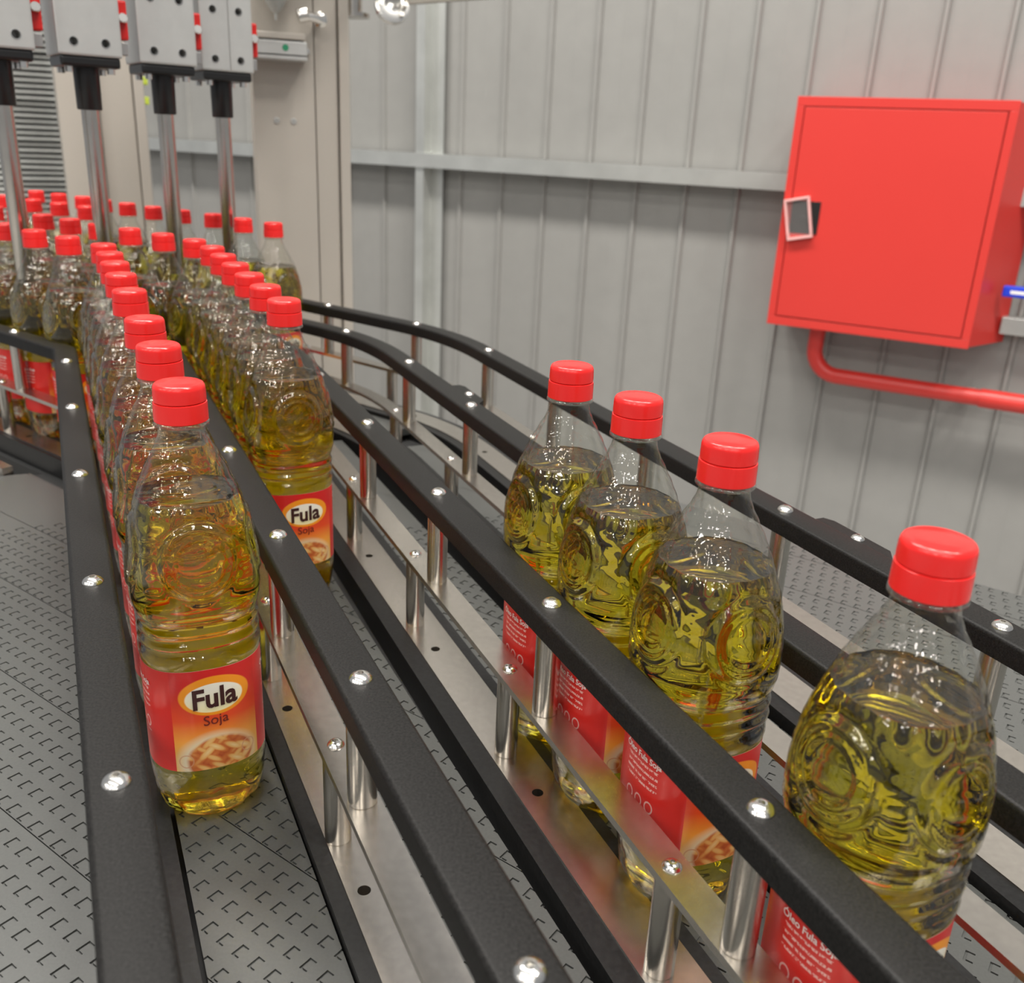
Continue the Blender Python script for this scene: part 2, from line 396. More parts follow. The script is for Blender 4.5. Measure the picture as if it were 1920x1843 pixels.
def rect(a0, a1, z0, z1): return [(a0, z0), (a1, z0), (a1, z1), (a0, z1)]
Z_RAIL, Z_MID, ZB = .155, .073, -.008
def rail_prof(hw, z0, z1, r):
    p = [(-hw, z0), (hw, z0)]
    for k in range(5):
        a = math.pi/2*k/4; p.append((hw-r+r*math.cos(a), z1-r+r*math.sin(a)))
    for k in range(5):
        a = math.pi/2*k/4; p.append((-hw+r-r*math.sin(a), z1-r+r*math.cos(a)))
    return p
def bolt_mesh(r, name):
    h = r*.62; prof = [(r, -.0012), (r, .0005)]
    for k in range(1, 7):
        a = math.radians(75)*k/6; prof.append((r*math.cos(a)*.98, h*math.sin(a)))
    prof += [(r*.40, h*.94), (r*.36, h*.35)]
    v, f = lathe_data(prof, 20); o = mesh_obj(name, v, f, 'chrome', None, True); o.data.set_sharp_from_angle(angle=math.radians(50))
    me = o.data; bpy.data.objects.remove(o); return me
ME_BOLT = bolt_mesh(.0068, 'bolt_head'); ME_BOLT2 = bolt_mesh(.0056, 'bolt_head_small')
def cyl_mesh(name, r, z0, z1, mat, seg=20, ch=.0006):
    v, f = lathe_data([(r-ch, z0), (r, z0+ch), (r, z1-ch), (r-ch, z1)], seg); o = mesh_obj(name, v, f, mat, None, True)
    o.data.set_sharp_from_angle(angle=math.radians(40)); me = o.data; bpy.data.objects.remove(o); return me
ME_POST = cyl_mesh('post', .0088, Z_MID-.0002, Z_RAIL-.0155, 'post'); ME_POST_LOW = cyl_mesh('post_low', .0088, -.0002, Z_MID-.0048, 'post')

def guard_rail(label, path, up_ls, lstrip, rstrip, plate=(-.0125, .0225), l1=2.4, hw=.0138, l0=-.12, tabs=()):
    g = tag(empty('guard_rail'), label, 'guard rail'); path.l1 = l1; path.l0 = l0
    sweep('top_rail', path, rail_prof(hw, Z_RAIL-.0160, Z_RAIL, .0032), 'black', g)
    sweep('middle_bar', path, rect(-.0105, .0105, Z_MID-.005, Z_MID), 'steel', g, smooth=False)
    bp_ = sweep('base_plate', path, rect(plate[0], plate[1], -.030, 0), 'steel', g, smooth=False)
    sweep('edge_strip', path, rect(lstrip[0], lstrip[1], -.030, -.0012), 'strip', g, smooth=False)
    sweep('edge_strip', path, rect(rstrip[0], rstrip[1], -.030, -.0012), 'strip', g, smooth=False)
    bores = []
    for l in up_ls:
        p, h = path.at(l); share('post', ME_POST, g, (p.x, p.y, 0)); share('bolt', ME_BOLT, g, (p.x, p.y, Z_RAIL))
        p, h = path.at(l+.006); bores.append(bore(p.x+h.y*.002, p.y-h.x*.002, -.026, .01, .0042))
        p, h = path.at(l+.058); share('lower_post', ME_POST_LOW, g, (p.x, p.y, 0)); share('lower_bolt', ME_BOLT2, g, (p.x, p.y, Z_MID))
    cut(bp_, bores)
    for l, side, ln in tabs:
        p, h = path.at(l); r = Vector((h.y, -h.x)); q = p + r*(hw*side)
        v = []
        for z in (Z_RAIL-.012, Z_RAIL-.002):
            for a, c in ((-ln, -.002), (-ln*.62, .012), (ln*.8, .014), (ln, .010), (ln, -.002)):
                w = q + h*a + r*(c*side); v.append((w.x, w.y, z))
        f = [(4, 3, 2, 1, 0), (5, 6, 7, 8, 9)]+[(i, (i+1) % 5, (i+1) % 5+5, i+5) for i in range(5)]
        tb = mesh_obj('splice_tab', v, f, 'black', g, fix=True)
        w = q + r*(.005*side); share('bolt', ME_BOLT2, tb, (w.x, w.y, Z_RAIL-.002))
    return g
def seq(a, d, n): return [a+d*i for i in range(n)]
P_A = Path(-.0015, 0, .05); P_B = Path(.127, 0, .30); P_C = Path(.2655, .0165, .42); P_D = Path(.396, .0175, .5, 1.346); P_E = Path(.531, .0165, .5, 1.355)
guard_rail('black topped guard rail with a sharp elbow beside the open grey belt', P_A, seq(.1735, .2205, 9), (-.0195, -.0125), (.0185, .030), (-.0125, .0185))
guard_rail('black topped guard rail between the two rows of queued bottles', P_B, seq(.0135, .2125, 10), (-.0195, -.0085), (.0275, .037), (-.0085, .0275))
guard_rail('black topped guard rail on the belt side of the four spaced bottles', P_C, seq(.05, .2157, 10), (-.0285, -.0125), (.0225, .0325))
guard_rail('black topped curved guard rail on the wall side of the four spaced bottles', P_D, seq(.055, .2228, 10), (-.0235, -.0125), (.0225, .0375), tabs=((1.0, 1, .045),))
guard_rail('black topped curved guard rail running closest to the grey wall', P_E, seq(.1345, .2155, 10), (-.0275, -.0125), (.0225, .0325), tabs=((.50, 1, .045),))

# ------------------------------------------------------------------ modular belts
QQ = Vector((.817, -.576)).normalized(); PP = Vector((-QQ.y, QQ.x))
LS = (CAM_Z-ZB)/CAM_Z; CA, CB, SEAM, MODW = .01364*LS, .0174*LS, .227*LS, .087*LS
PL = [0, .0010, .0023, .0086, .0099, CB]; QL = [0, .0010, .0026, .0066, CA]; GD = -.0013
def in_groove(i, j):   # i along q, j along p
    return (i == 1 and 1 <= j <= 3) or (i == 2 and j in (1, 3))
def belt(label, s0, s1, t0, t1, group, path_l=None, cut=None, detail_t=1.15):
    """module strips between seams, clipped to the lane; slots are real grooves"""
    root = tag(empty('conveyor_belt'), label, 'conveyor belt')
    pn, qn, pt = PP.dot(NN), QQ.dot(NN), PP.dot(TT)
    ps = [st(s, t).dot(PP) for s in (s0, s1) for t in (t0, t1)]
    k0, k1 = math.floor((min(ps)-SEAM)/MODW), math.ceil((max(ps)-SEAM)/MODW)
    for k in range(k0, k1):
        pa, pb = SEAM+MODW*k, SEAM+MODW*(k+1)
        qs = [(s-p*pn)/qn for s in (s0, s1) for p in (pa, pb)]
        qa, qb = min(qs), max(qs)
        v, f = [], []
        for row in range(5):
            p0 = pa+row*CB; off = (-.5361 + .0027*((k*5+row) % 5) + ((k*5+row) % 2)*.0068) % CA
            i0, i1 = math.floor((qa-off)/CA), math.ceil((qb-off)/CA)
            for i in range(i0, i1):
                q0 = off+i*CA
                c = PP*(p0+CB/2)+QQ*(q0+CA/2); ss = c.dot(NN); tt = c.dot(TT)
                if ss < s0-.02 or ss > s1+.02 or tt < t0-.02 or tt > t1+.02: continue
                e0 = .0004 if row == 0 else 0; e1 = CB-.0004 if row == 4 else CB
                base = len(v)
                pl = [e0]+PL[1:-1]+[e1]
                def add(q, p, z): v.append((QQ.x*q+PP.x*p, QQ.y*q+PP.y*p, z)); return len(v)-1
                if tt > detail_t:
                    a = [add(q0, p0+pl[0], 0), add(q0+CA, p0+pl[0], 0), add(q0+CA, p0+pl[-1], 0), add(q0, p0+pl[-1], 0)]; f.append(tuple(a)); continue
                g = {}
                def vid(ii, jj, z):
                    if (ii, jj, z) not in g: g[(ii, jj, z)] = add(q0+QL[ii], p0+pl[jj], z)
                    return g[(ii, jj, z)]
                for ii in range(4):
                    for jj in range(5):
                        z = GD if in_groove(ii, jj) else 0
                        f.append((vid(ii, jj, z), vid(ii+1, jj, z), vid(ii+1, jj+1, z), vid(ii, jj+1, z)))
                        if z == GD:
                            for di, dj, c0, c1 in ((-1, 0, (ii, jj+1), (ii, jj)), (1, 0, (ii+1, jj), (ii+1, jj+1)), (0, -1, (ii, jj), (ii+1, jj)), (0, 1, (ii+1, jj+1), (ii, jj+1))):
                                if not in_groove(ii+di, jj+dj):
                                    f.append((vid(*c0, GD), vid(*c1, GD), vid(*c1, 0), vid(*c0, 0)))
        if not f: continue
        # module body below the top
        b0 = len(v)
        for p in (pa+.0004, pb-.0004):
            for q in (qa-.03, qb+.03):
                for z in (-.011, -.0016): v.append((QQ.x*q+PP.x*p, QQ.y*q+PP.y*p, z))
        f += [(b0, b0+1, b0+3, b0+2), (b0+4, b0+6, b0+7, b0+5), (b0+1, b0+5, b0+7, b0+3), (b0+1, b0, b0+4, b0+5), (b0+2, b0+3, b0+7, b0+6)]
        me = bpy.data.meshes.new('belt_module'); me.from_pydata(v, [], f)
        bm = bmesh.new(); bm.from_mesh(me)
        planes = [(st(s0, 0), -NN), (st(s1, 0), NN), (st(0, t0), -TT), (st(0, t1), TT)]
        if cut: planes.append(cut)
        for co, no in planes:
            bmesh.ops.bisect_plane(bm, geom=list(bm.verts)+list(bm.edges)+list(bm.faces), plane_co=(co.x, co.y, 0), plane_no=(no.x, no.y, 0), clear_outer=True)
        if not bm.faces: bm.free(); continue
        bm.to_mesh(me); bm.free(); me.materials.append(M['belt'])
        share('belt_module', me, root, (0, 0, ZB))
    return root
belt('wide open grey modular belt outside the elbowed rail', -.42, -.0205, -.1, 1.34, None, cut=(Vector((-.571, 1.107))*LS, Vector((.6, .8))))
belt('grey modular belt under the leading bottle with whole label', .032, .1063, -.1, 1.36, None)
belt('grey modular belt lane right of the double queue rail', .165, .2305, -.1, 1.36, None, detail_t=1.0)
belt('grey modular belt carrying the four spaced bottles', .302, .3695, -.1, 1.36, None, detail_t=1.0)
belt('empty grey modular belt behind the four spaced bottles', .436, .500, -.1, 1.30, None, detail_t=1.0)
e_co = at_z(1805, 1087, ZB)
belt('grey modular belt on the wall side of the outermost rail', .566, .95, -.1, 1.0, None, cut=(Vector((e_co.x, e_co.y)), PP), detail_t=.8)
tag(sweep('belt_edge_strip', P_A, rect(-.092, -.078, ZB-.02, .002), 'steel', None, 1.385, 2.4, False), 'grey edge strip along the far end of the open belt', 'strip')
# upstream run of the belts, after the turn
for nm, path, a0, a1 in (('dark grey infeed belt of the first queue', P_A, .035, .107), ('dark grey infeed belt of the second queue', P_B, .0375, .098), ('dark grey infeed belt of the third row', P_C, .033, .104), ('dark grey infeed belt of the row by the column', P_D, .038, .110)):
    tag(sweep('infeed_belt', path, rect(a0, a1, ZB-.012, ZB-.0002), 'belt', None, 1.37, 2.4, False), nm, 'conveyor belt')
# dark bed under belts and rails
bed = tag(empty('conveyor_bed'), 'dark conveyor frame under the grey belts and guard rails', 'conveyor frame')
def poly_slab(name, pts, z0, z1, mat, parent):
    n = len(pts); v = [(p.x, p.y, z) for z in (z0, z1) for p in pts]
    f = [tuple(reversed(range(n))), tuple(range(n, 2*n))]+[(i, (i+1) % n, (i+1) % n+n, i+n) for i in range(n)]
    return mesh_obj(name, v, f, mat, parent, fix=True)
pe, he = P_E.at(2.4); pa_, ha = P_A.at(2.4)
bed_pts = [st(-.44, -.14), st(.60, -.14), P_E.at(1.0)[0]+NN*.033, P_E.at(1.36)[0]+NN*.03, pe+Vector((he.y, -he.x))*.03, pa_-Vector((ha.y, -ha.x))*.03, P_A.at(1.4)[0]-NN*.03, st(-.44, 1.40)]
poly_slab('bed_plate', bed_pts, -.06, -.030, 'void', bed)
side_pts = [st(.58, -.14), st(1.0, -.14)]
c2 = Vector((e_co.x, e_co.y)); 
def on_cut(s):   # point of the outer belt's far edge at lateral s
    q = (s-c2.dot(NN))/QQ.dot(NN); return c2+QQ*q
side_pts = [on_cut(.58), on_cut(.95)-PP*.0, st(.95, -.14), st(.58, -.14)]
poly_slab('side_plate', side_pts, -.06, ZB-.0112, 'strip', bed)
for s, t in ((.0, .1), (.5, .1), (.5, 1.2), (.0, 1.2)):
    c = st(s, t); box('leg', c.x-.03, c.x+.03, c.y-.03, c.y+.03, FLOOR_Z, -.06, 'steel', bed)
for l in (2.3,):
    for pth in (P_A, P_E):
        c, _ = pth.at(l); box('leg', c.x-.03, c.x+.03, c.y-.03, c.y+.03, FLOOR_Z, -.06, 'steel', bed)

# ------------------------------------------------------------------ oil bottles
H_B, CAP_TOP = .300, .292
PROF = [(0, .0285, 2.1), (.0025, .0320, 2.1), (.007, .0347, 2.2), (.014, .0366, 2.2), (.024, .0376, 2.3), (.034, .0385, 2.4), (.0385, .0386, 2.4), (.0405, .0384, 2.5), (.0425, .0379, 2.5),
        (.060, .0379, 2.5), (.085, .0379, 2.5), (.1160, .0379, 2.5), (.1178, .0387, 2.5), (.1205, .0391, 2.5), (.1235, .0388, 2.5), (.1260, .0373, 2.5), (.1280, .0371, 2.5),
        (.1300, .0386, 2.7), (.1322, .0389, 2.7), (.1344, .0373, 2.7), (.1364, .0370, 2.7), (.1386, .0386, 2.7), (.1408, .0388, 2.7), (.1430, .0376, 2.6), (.1452, .0376, 2.6),
        (.150, .0395, 2.6), (.156, .0407, 2.6), (.164, .0411, 2.6), (.174, .0409, 2.6), (.184, .0401, 2.6), (.194, .0386, 2.5), (.204, .0365, 2.5), (.214, .0336, 2.4),
        (.224, .0300, 2.3), (.234, .0258, 2.2), (.243, .0213, 2.1), (.251, .0171, 2.0), (.2565, .0148, 2.0), (.2605, .0140, 2.0), (.2645, .0140, 2.0)]
def prof_at(z):
    for a, b in zip(PROF, PROF[1:]):
        if z <= b[0]:
            u = (z-a[0])/(b[0]-a[0]); u = u*u*(3-2*u)*.5+u*.5
            return a[1]+(b[1]-a[1])*u, a[2]+(b[2]-a[2])*u
    return PROF[-1][1], PROF[-1][2]
def sup_r(w, n, th):
    return w/((abs(math.cos(th))**n+abs(math.sin(th))**n)**(1/n))
MED_Z, MED_R = .187, .0205
def relief(th, z, w):
    """embossed medallion on each face, faint flutes at the shoulder and foot"""
    d = 0
    if .145 < z < .225:
        k = round(th/(math.pi/2)); u = (th-k*math.pi/2)*w*1.02
        rho = math.hypot(u, (z-MED_Z)*1.02)/MED_R
        for c, wd, a in ((1.0, .10, .0011), (.74, .06, .0009), (1.22, .09, -.0008)):
            x = (rho-c)/wd
            if abs(x) < 2.6: d += a*math.exp(-x*x)
        if rho < .7: d -= .0005*(1-(rho/.7)**4)
    if z < .032:
        d -= .0016*max(0, math.cos(8*th+z*60))*(1-z/.032)*min(1, z/.004)
    if .2 < z < .25: d += .0004*math.cos(16*th)*math.sin((z-.2)/.05*math.pi)
    return d
SEG = 160
def shell(z0, z1, off, dz):
    n = max(2, round((z1-z0)/dz)); v = []
    zs = [z0+(z1-z0)*i/n for i in range(n+1)]
    for z in zs:
        w, e = prof_at(z)
        for i in range(SEG):
            th = 2*math.pi*i/SEG; r = sup_r(w, e, th)+relief(th, z, w)+off; v.append((r*math.cos(th), r*math.sin(th), z))
    f = [(j*SEG+i, j*SEG+(i+1) % SEG, (j+1)*SEG+(i+1) % SEG, (j+1)*SEG+i) for j in range(n) for i in range(SEG)]
    return v, f, n
def cap_rings(v, f, j, z, sign, fr=(.75, .45, .15)):
    """close ring j with smaller rings"""
    ring = [j*SEG+i for i in range(SEG)]; pts = [v[i] for i in ring]
    for q, dzz in fr:
        new = []
        for p in pts: v.append((p[0]*q, p[1]*q, z+dzz)); new.append(len(v)-1)
        for i in range(SEG):
            k = (i+1) % SEG; f.append((ring[i], ring[k], new[k], new[i]) if sign > 0 else (ring[k], ring[i], new[i], new[k]))
        ring = new
    f.append(tuple(ring) if sign > 0 else tuple(reversed(ring)))
FILL = .2195
proto = empty('oil_bottle')
v, f, n = shell(.0002, .2645, 0, .0016); cap_rings(v, f, 0, .0002, -1, ((.7, .002), (.4, .004), (.12, .0045)))
o_shell = mesh_obj('bottle_shell', v, f, 'pet', proto, True); o_shell.data.set_sharp_from_angle(angle=math.radians(60))
v, f, n = shell(.0012, FILL, -.0006, .0016); cap_rings(v, f, 0, .0012, -1, ((.7, .002), (.4, .004), (.12, .0045))); cap_rings(v, f, n, FILL, 1, ((.93, -.0006), (.6, -.0007), (.12, -.0007)))
o_oil = mesh_obj('oil', v, f, 'oil', proto, True); o_oil.data.set_sharp_from_angle(angle=math.radians(45))
ring_v, ring_f = lathe_data([(.0140, .2620), (.0166, .2628), (.0166, .2642), (.0140, .2652)], 40)
mesh_obj('neck_ring', ring_v, ring_f, 'pet', proto, True)
# cap: knurled lower band, plain lid with rounded rim
def cap_mesh(name, prof, knurl, parent):
    seg = 96; v = []
    for r, z, kn in prof:
        for i in range(seg):
            a = 2*math.pi*i/seg; rr = r-(.00022 if kn and i % 2 else 0); v.append((rr*math.cos(a), rr*math.sin(a), z))
    f = [(j*seg+i, j*seg+(i+1) % seg, (j+1)*seg+(i+1) % seg, (j+1)*seg+i) for j in range(len(prof)-1) for i in range(seg)]
    f.append(tuple(reversed(range(seg)))); f.append(tuple((len(prof)-1)*seg+i for i in range(seg)))
    o = mesh_obj(name, v, f, 'cap', parent, True); o.data.set_sharp_from_angle(angle=math.radians(55)); return o
cap_o = cap_mesh('cap', [(.0150, .2768, 0), (.0156, .2772, 0), (.0157, .2790, 1), (.0155, .2842, 1), (.0152, .2858, 0), (.0144, .2871, 0), (.0132, .2877, 0), (.0124, .2876, 0), (.0118, .2880, 0), (.004, .2881, 0), (.0012, .2881, 0)], True, proto)
cap_mesh('cap_band', [(.0156, .2650, 0), (.0162, .2654, 0), (.0161, .2750, 1), (.0159, .2762, 0), (.0152, .2766, 0)], True, cap_o)
# label shell with UV in centimetres
LZ0, LZ1, LOFF = .0430, .1155, .0005
LW, LE = .0379, 2.5
arc = [0.0]; NA = 720
def contour(th, off): r = sup_r(LW, LE, th)+off; return r*math.cos(th), r*math.sin(th)
for i in range(NA):
    a = contour(2*math.pi*i/NA, LOFF); b = contour(2*math.pi*(i+1)/NA, LOFF); arc.append(arc[-1]+math.hypot(b[0]-a[0], b[1]-a[1]))
TOTAL = arc[-1]
def th_of(u):
    u %= TOTAL; lo, hi = 0, NA
    while hi-lo > 1:
        md = (lo+hi)//2
        if arc[md] <= u: lo = md
        else: hi = md
    return 2*math.pi*(lo+(u-arc[lo])/(arc[lo+1]-arc[lo]))/NA
v, f, uvs = [], [], []
NU = 160; NV = 2
for j in range(NV+1):
    z = LZ0+(LZ1-LZ0)*j/NV
    for i in range(NU+1):
        u = -TOTAL/2+TOTAL*i/NU; x, y = contour(th_of(u), LOFF); v.append((x, y, z)); uvs.append((u*100, (z-LZ0)*100))
for j in range(NV):
    for i in range(NU):
        a = j*(NU+1)+i; f.append((a, a+1, a+NU+2, a+NU+1))
lab = mesh_obj('label', v, f, 'label', proto, True)
ul = lab.data.uv_layers.new(name='UVMap')
for lp in lab.data.loops: ul.data[lp.index].uv = uvs[lp.vertex_index]
bv = [(x*.9935, y*.9935, z) for x, y, z in v]
mesh_obj('label_back', bv, [tuple(reversed(q)) for q in f], 'paper', lab, True)
lab['label'] = 'red wrap-around paper label with food picture'
def text_mesh(txt, size, off=0, shear=0, sx=1):
    c = bpy.data.curves.new('lettering', 'FONT'); c.body = txt; c.size = size; c.align_x = 'CENTER'; c.align_y = 'CENTER'; c.offset = off; c.shear = shear; c.resolution_u = 3
    o = bpy.data.objects.new('lettering', c); COL.objects.link(o)
    dg = bpy.context.evaluated_depsgraph_get(); me = bpy.data.meshes.new_from_object(o.evaluated_get(dg))
    bpy.data.objects.remove(o)
    bm = bmesh.new(); bm.from_mesh(me); bmesh.ops.triangulate(bm, faces=bm.faces)
    bmesh.ops.subdivide_edges(bm, edges=[e for e in bm.edges if e.calc_length() > size*.3], cuts=2, use_grid_fill=True)
    bm.to_mesh(me); bm.free()
    for q in me.vertices: q.co.x *= sx
    return me
def wrap_text(name, txt, size, u0, z0, mat, parent, offn=.0009, bold=0, tilt=0, shear=0, sx=1):
    me = text_mesh(txt, size, bold, shear, sx)
    for q in me.vertices:
        u = u0+q.co.x; z = z0+q.co.y+tilt*q.co.x; x, y = contour(th_of(u), offn); q.co = (x, y, z)
    me.materials.clear(); me.materials.append(M[mat]); return share(name, me, parent)
wrap_text('brand_lettering', 'Fula', .0195, .003, LZ0+.0518, 'ink', lab, bold=.00055, tilt=.05, sx=.92)
wrap_text('product_lettering', 'Soja', .0098, .003, LZ0+.0362, 'ink_red', lab, bold=.00006, tilt=.06)
for sgn in (-1, 1):
    wrap_text('side_lettering', 'Óleo Fula Soja', .0056, sgn*.0575, LZ0+.0610, 'ink_white', lab, bold=.00012)
# raised word in the medallions
def wrap_emboss(k):
    me = text_mesh('Fula', .0125, .0004, 0, .95)
    for q in me.vertices:
        z = MED_Z+q.co.y+.001; w, e = prof_at(z); th = k*math.pi/2+q.co.x/(w*1.02); r = sup_r(w, e, th)+relief(th, z, w)+.0006; q.co = (r*math.cos(th), r*math.sin(th), z)
    me.materials.clear(); me.materials.append(M['pet']); return share('raised_lettering', me, o_shell)
for k in range(4): wrap_emboss(k)

ZS = H_B/.2881
for part in proto.children_recursive:
    if part.data.get('scaled'): continue
    for q in part.data.vertices: q.co.z *= ZS
    part.data['scaled'] = 1
def copy_tree(o, parent=None):
    c = o.copy(); COL.objects.link(c)
    if parent: c.parent = parent
    for ch in o.children: copy_tree(ch, c)
    return c
K = (CAM_Z-CAP_TOP)/(.1459)          # cap positions were read at the height of the cap tops
ORD = ['leading', 'second', 'third', 'fourth', 'fifth', 'sixth', 'seventh', 'eighth', 'ninth', 'tenth', 'eleventh', 'twelfth', 'thirteenth', 'fourteenth', 'fifteenth', 'sixteenth']
A_NEAR = math.atan2(-.898, .44); A_FAR = math.atan2(-.6, .8)
spots = []
def q1(pts, text, group, start=0, shift=(0, 0)):
    for i, (x, y, a) in enumerate(pts):
        spots.append((x*K+shift[0], y*K+shift[1], a, text % ORD[i+start], group))
def line(s, ts): return [(*st(s, t), A_NEAR) for t in ts]
q1(line(.0592, [.588, .703, .808, .955, 1.062, 1.155, 1.243])+[(-.535, 1.222, -.98), (-.611, 1.287, A_FAR-.05), (-.685, 1.346, A_FAR), (-.760, 1.414, A_FAR), (-.838, 1.478, A_FAR), (-.920, 1.535, A_FAR)],
   '%s bottle of yellow oil in the queue beside the elbowed guard rail', 'oil bottles queued by the elbowed rail')
P2 = Path(.1865, 0, .30, 1.375)
def walk(path, ls):
    out = []
    for l in ls: p, h = path.at(l); out.append((p.x, p.y, math.atan2(-h.y, -h.x)))
    return out
q1(walk(P2, [.878+.0845*k for k in range(14)]), '%s bottle of yellow oil in the queue right of the middle rail', 'oil bottles queued right of the middle rail')
q1([(*st(.3180, .245), A_NEAR), (*st(.3202, .387), A_NEAR), (*st(.3212, .481), A_NEAR), (*st(.3220, .570), A_NEAR)], '%s of the four spaced oil bottles between two black rails', 'four spaced oil bottles')
def far(pts, k): return [(x*k, y*k, A_FAR) for x, y in pts]
q1(far([(-.768, 1.701), (-.838, 1.748), (-.910, 1.797), (-.996, 1.861)], 1.04), '%s shaded oil bottle of the short upstream row under the cylinders', 'upstream bottles in the third row')
q1(far([(-.408, 1.574), (-.4725, 1.628), (-.541, 1.686), (-.612, 1.733), (-.680, 1.779), (-.748, 1.830), (-.815, 1.882), (-.880, 1.938), (-.950, 1.985), (-1.02, 2.034), (-1.09, 2.083)], 1.03),
   '%s oil bottle in the far row beside the cream column', 'oil bottles in the far row')
for i, (x, y, a, text, group) in enumerate(spots):
    b = proto if i == 0 else copy_tree(proto)
    b.location = (x, y, ZB); b.rotation_euler = (0, 0, a+random.uniform(-.05, .05)); tag(b, text, 'bottle', group)

# ------------------------------------------------------------------ stop cylinders over the lanes
CYL = [(-.7225, 1.38), (-.6435, 1.473), (-.576, 1.591), (-.519, 1.703)]
CF = math.radians(-90+35.5)           # facing direction of the blocks
cyl_names = ['over the elbowed rail', 'over the second queue', 'over the short shaded row', 'next to the cream column']
def cylinder(k, x, y):
    root = tag(empty('stop_cylinder', (x*1.0, y*1.0, 0), CF), 'grey block cylinder with black collar and steel rod ' + cyl_names[k], 'cylinder', 'stop cylinders')
    hb = .043
    blk = box('block', -hb, hb, -hb, hb, .522, .86, 'alu', root, .003); cuts = []
    if k == 3: cuts.append(box_data(hb-.002, hb+.01, .002, .0045, .50, .90))
    for z in (.540, .612, .684, .756):
        for yy in (-.021, .021):
            cuts.append(bore_x(hb-.030, hb+.01, yy, z, .0054))
            ring_mesh('screw_hole_rim', [(.0054, -.001), (.0064, -.001), (.0064, .0005), (.0054, .0005)], 'chrome', root, 16, (hb, yy, z), (0, math.pi/2, 0))
    cut(blk, cuts)
    fl = box('flange', -.040, .040, -.040, .040, .508, .5225, 'plastic_black', root, .004)
    for xx in (-.028, .028):
        for yy in (-.028, .028): lathe('flange_screw', [(.0055, 0), (.0055, .008), (.004, .0085)], 'chrome', fl, 12, (xx, yy, .5005))
    col = lathe('collar', [(.0165, .452), (.0175, .4535), (.0182, .509)], 'plastic_black', root, 12)
    lathe('rod', [(.0115, .205), (.0125, .207), (.0125, .470)], 'post', root, 24)
    ft = box('air_fitting', .0, .022, hb, hb+.016, .548, .60, 'red_fit', root, .003)
    lathe('fitting_ring', [(.006, 0), (.0068, .001), (.0068, .006), (.006, .007)], 'chrome', ft, 14, (.024, hb+.008, .575), (0, 1.3, 0))
    box('fitting_foot', .004, .02, hb, hb+.014, .528, .545, 'alu_dark', root, .001)
for k, (x, y) in enumerate(CYL): cylinder(k, x, y)
beam = tag(empty('cylinder_beam', (0, 0, 0)), 'grey aluminium beam carrying the four block cylinders', 'beam')
a, b = Vector((CYL[0][0], CYL[0][1])), Vector((CYL[3][0], CYL[3][1])); dd = (b-a).normalized(); nd = Vector((-dd.y, dd.x))
poly_slab('beam_profile', [a-dd*.5-nd*.045, b+dd*.50-nd*.045, b+dd*.50+nd*.045, a-dd*.5+nd*.045], .858, .94, 'alu', beam)

# ------------------------------------------------------------------ machine columns
def view_frame(px, py, rng):
    p = at_range(px, py, rng); return p, math.atan2(p.y, p.x)-math.pi/2     # local y away from the viewer
p, az = view_frame(570, 420, 2.12); az += .10
col1 = tag(empty('machine_column', (p.x, p.y, 0), az), 'wide cream machine column standing behind the far row of bottles', 'machine column')
box('front_panel', -.092, .030, 0, .11, FLOOR_Z, 1.3, 'cream', col1, .002)
box('side_panel', .032, .078, .004, .11, FLOOR_Z, 1.3, 'cream', col1, .002)
box('corner_post', .080, .101, -.006, .12, FLOOR_Z, 1.3, 'cream', col1, .003)
def col_z(py, px=560): d = ray(px, py); return CAM_Z+d.z*2.12/math.hypot(d.x, d.y)
for xx in (-.048, -.014):
    lathe('screw', [(.0062, 0), (.0055, .002), (.0030, .0022), (.0028, .0003)], 'alu', col1, 14, (xx, 0, col_z(228)), (math.pi/2, 0, 0))
br = box('guide_bracket', -.19, .012, -.055, .0, col_z(118), col_z(82), 'alu', col1, .003)
cut(br, [box_data(-.30, .10, -.10, -.040, col_z(110), col_z(107))])
box('bracket_top', -.19, .008, -.058, .0, col_z(80), col_z(68), 'cream', br, .002)
lathe('green_mark', [(.006, 0), (.006, .0008)], 'green', br, 14, (-.030, -.055, col_z(95)), (math.pi/2, 0, 0))
kn = lathe('clamp_knob', [(.006, 0), (.006, .03), (.010, .032), (.014, .040), (.014, .048), (.009, .052)], 'chrome', col1, 20, (.040, .004, col_z(38)), (math.pi/2, 0, 0))
tube('clamp_arm', [(.040, -.038, col_z(38)), (.020, -.046, col_z(34)), (.006, -.05, col_z(33))], .008, 'chrome', kn) if False else None
tube('knob_lever', [(.046, -.040, col_z(42)), (.030, -.046, col_z(36)), (.008, -.050, col_z(33))], .0085, 'chrome', col1, 14)
lathe('knob_end', [(.007, -.012), (.0135, -.010), (.0135, .008), (.006, .012)], 'chrome', col1, 16, (.006, -.050, col_z(33)), (0, math.pi/2-.25, 0))
lathe('drip_cone', [(.002, -.012), (.003, 0), (.011, .006), (.034, .045), (.038, .11)], 'slat', col1, 24, (-.045, -.045, col_z(33)))
box('cone_bracket', -.06, -.03, -.02, .0, col_z(-30), col_z(-60), 'alu_dark', col1)
lathe('side_bolt', [(.006, 0), (.006, .006), (.003, .007)], 'chrome', col1, 12, (.016, -.0, col_z(96)), (math.pi/2, 0, 0))
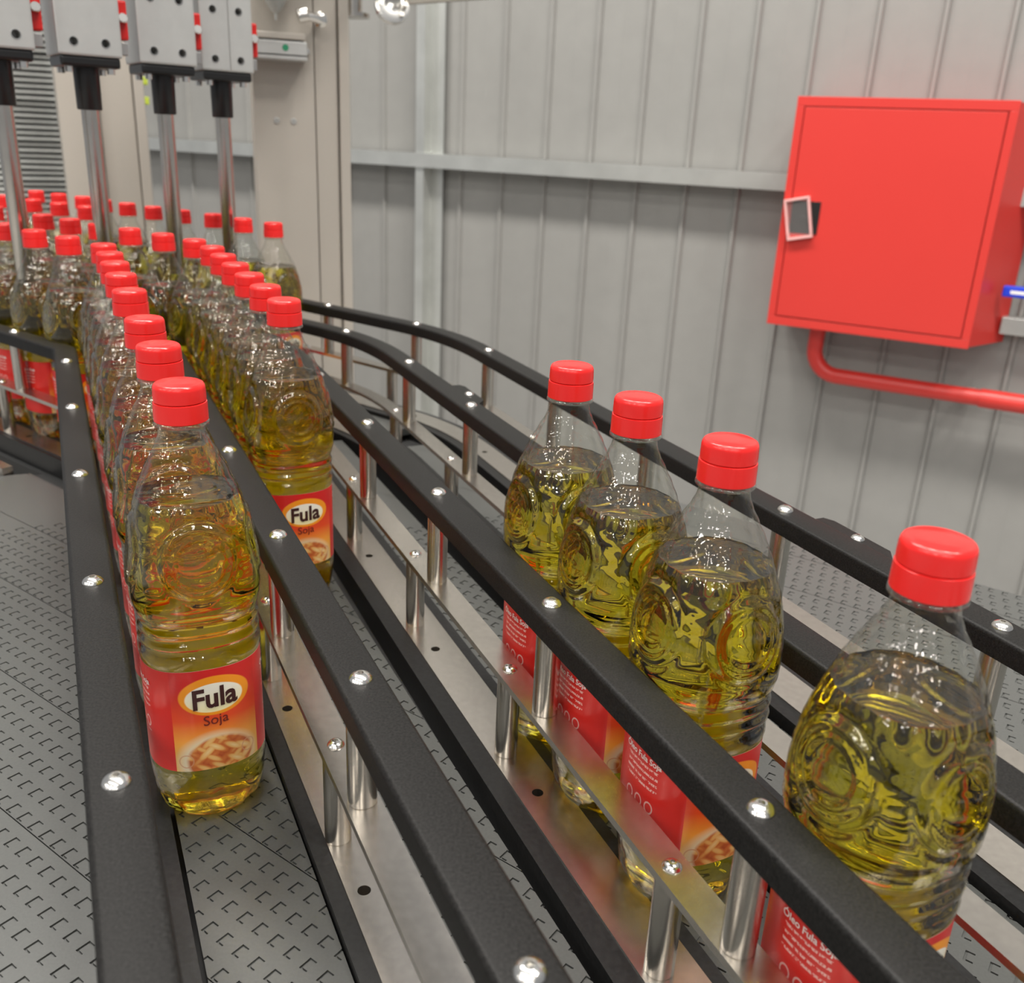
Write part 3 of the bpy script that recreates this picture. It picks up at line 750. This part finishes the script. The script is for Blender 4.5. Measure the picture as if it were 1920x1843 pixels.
# chrome pipe with flanges beside the column
pf, pa2 = view_frame(735, 5, 2.25)
pipe2 = tag(empty('pipe_fitting', (pf.x, pf.y, pf.z), pa2), 'chrome pipe with bolted flange jutting from the cream column', 'pipe fitting')
lathe('flange', [(.030, -.008), (.037, -.007), (.037, .007), (.030, .008), (.0185, .008), (.018, -.006)], 'chrome', pipe2, 28, (0, 0, -.006), (math.pi/2-.3, 0, .25))
for k in range(8):
    a = 2*math.pi*k/8; lathe('flange_bolt', [(.005, -.012), (.005, .012)], 'post', pipe2, 8, (.027*math.cos(a), -.004, -.006+.027*math.sin(a)), (math.pi/2-.3, 0, .25))
tube('pipe_arm', [(.03, .01, .016), (.25, .03, .045)], .018, 'post', pipe2)
lathe('valve_foot', [(.038, -.022), (.038, -.014), (.022, -.012), (.022, .06)], 'post', pipe2, 20, (-.085, .01, -.01))
box('valve_body', -.12, .02, .0, .05, .02, .09, 'alu_dark', pipe2, .004)
# rear column, strap pole and slatted panel
p, az2 = view_frame(200, 250, 2.75)
col2 = tag(empty('machine_column', (p.x, p.y, 0), az2+.08), 'narrower cream column seen behind the steel rods', 'machine column')
box('front_panel', -.105, -.012, 0, .10, FLOOR_Z, 1.5, 'cream', col2, .002); box('side_panel', -.010, .072, .012, .10, FLOOR_Z, 1.5, 'cream', col2, .002); box('corner_post', .074, .098, -.004, .11, FLOOR_Z, 1.5, 'cream', col2, .003)
p, az3 = view_frame(262, 170, 2.95)
pole = tag(empty('strap_pole', (p.x, p.y, 0), az3), 'thin grey pole wrapped with two yellow green straps', 'pole')
box('pole', -.012, .012, -.012, .012, FLOOR_Z, 1.5, 'galv', pole, .002)
for yy in (151, 188):
    d = ray(257, yy); z = CAM_Z+d.z*2.95/math.hypot(d.x, d.y); box('strap', -.022, .022, -.016, .016, z-.010, z+.010, 'yellow', pole, .003)
p, az4 = view_frame(60, 250, 2.98)
sl = tag(empty('slatted_panel', (p.x, p.y, 0), az4), 'grey panel of fine horizontal slats behind the first steel rod', 'panel')
box('backing', -.30, .125, .05, .06, FLOOR_Z, 1.3, 'slat', sl)
sv, sf = box_data(-.30, .125, 0, .05, 0, .0085); me_sl = bpy.data.meshes.new('slat'); me_sl.from_pydata(sv, [], sf); me_sl.materials.append(M['slat'])
z = .12; 
while z < .95:
    share('slat', me_sl, sl, (random.uniform(-.004, .004), random.uniform(-.006, .006), z), (0, random.uniform(-.008, .008), 0)); z += .0145
box('slat_upright', .065, .078, -.012, 0, .42, 1.2, 'galv', sl); box('slat_upright', .095, .105, -.012, 0, FLOOR_Z, .42, 'galv', sl)
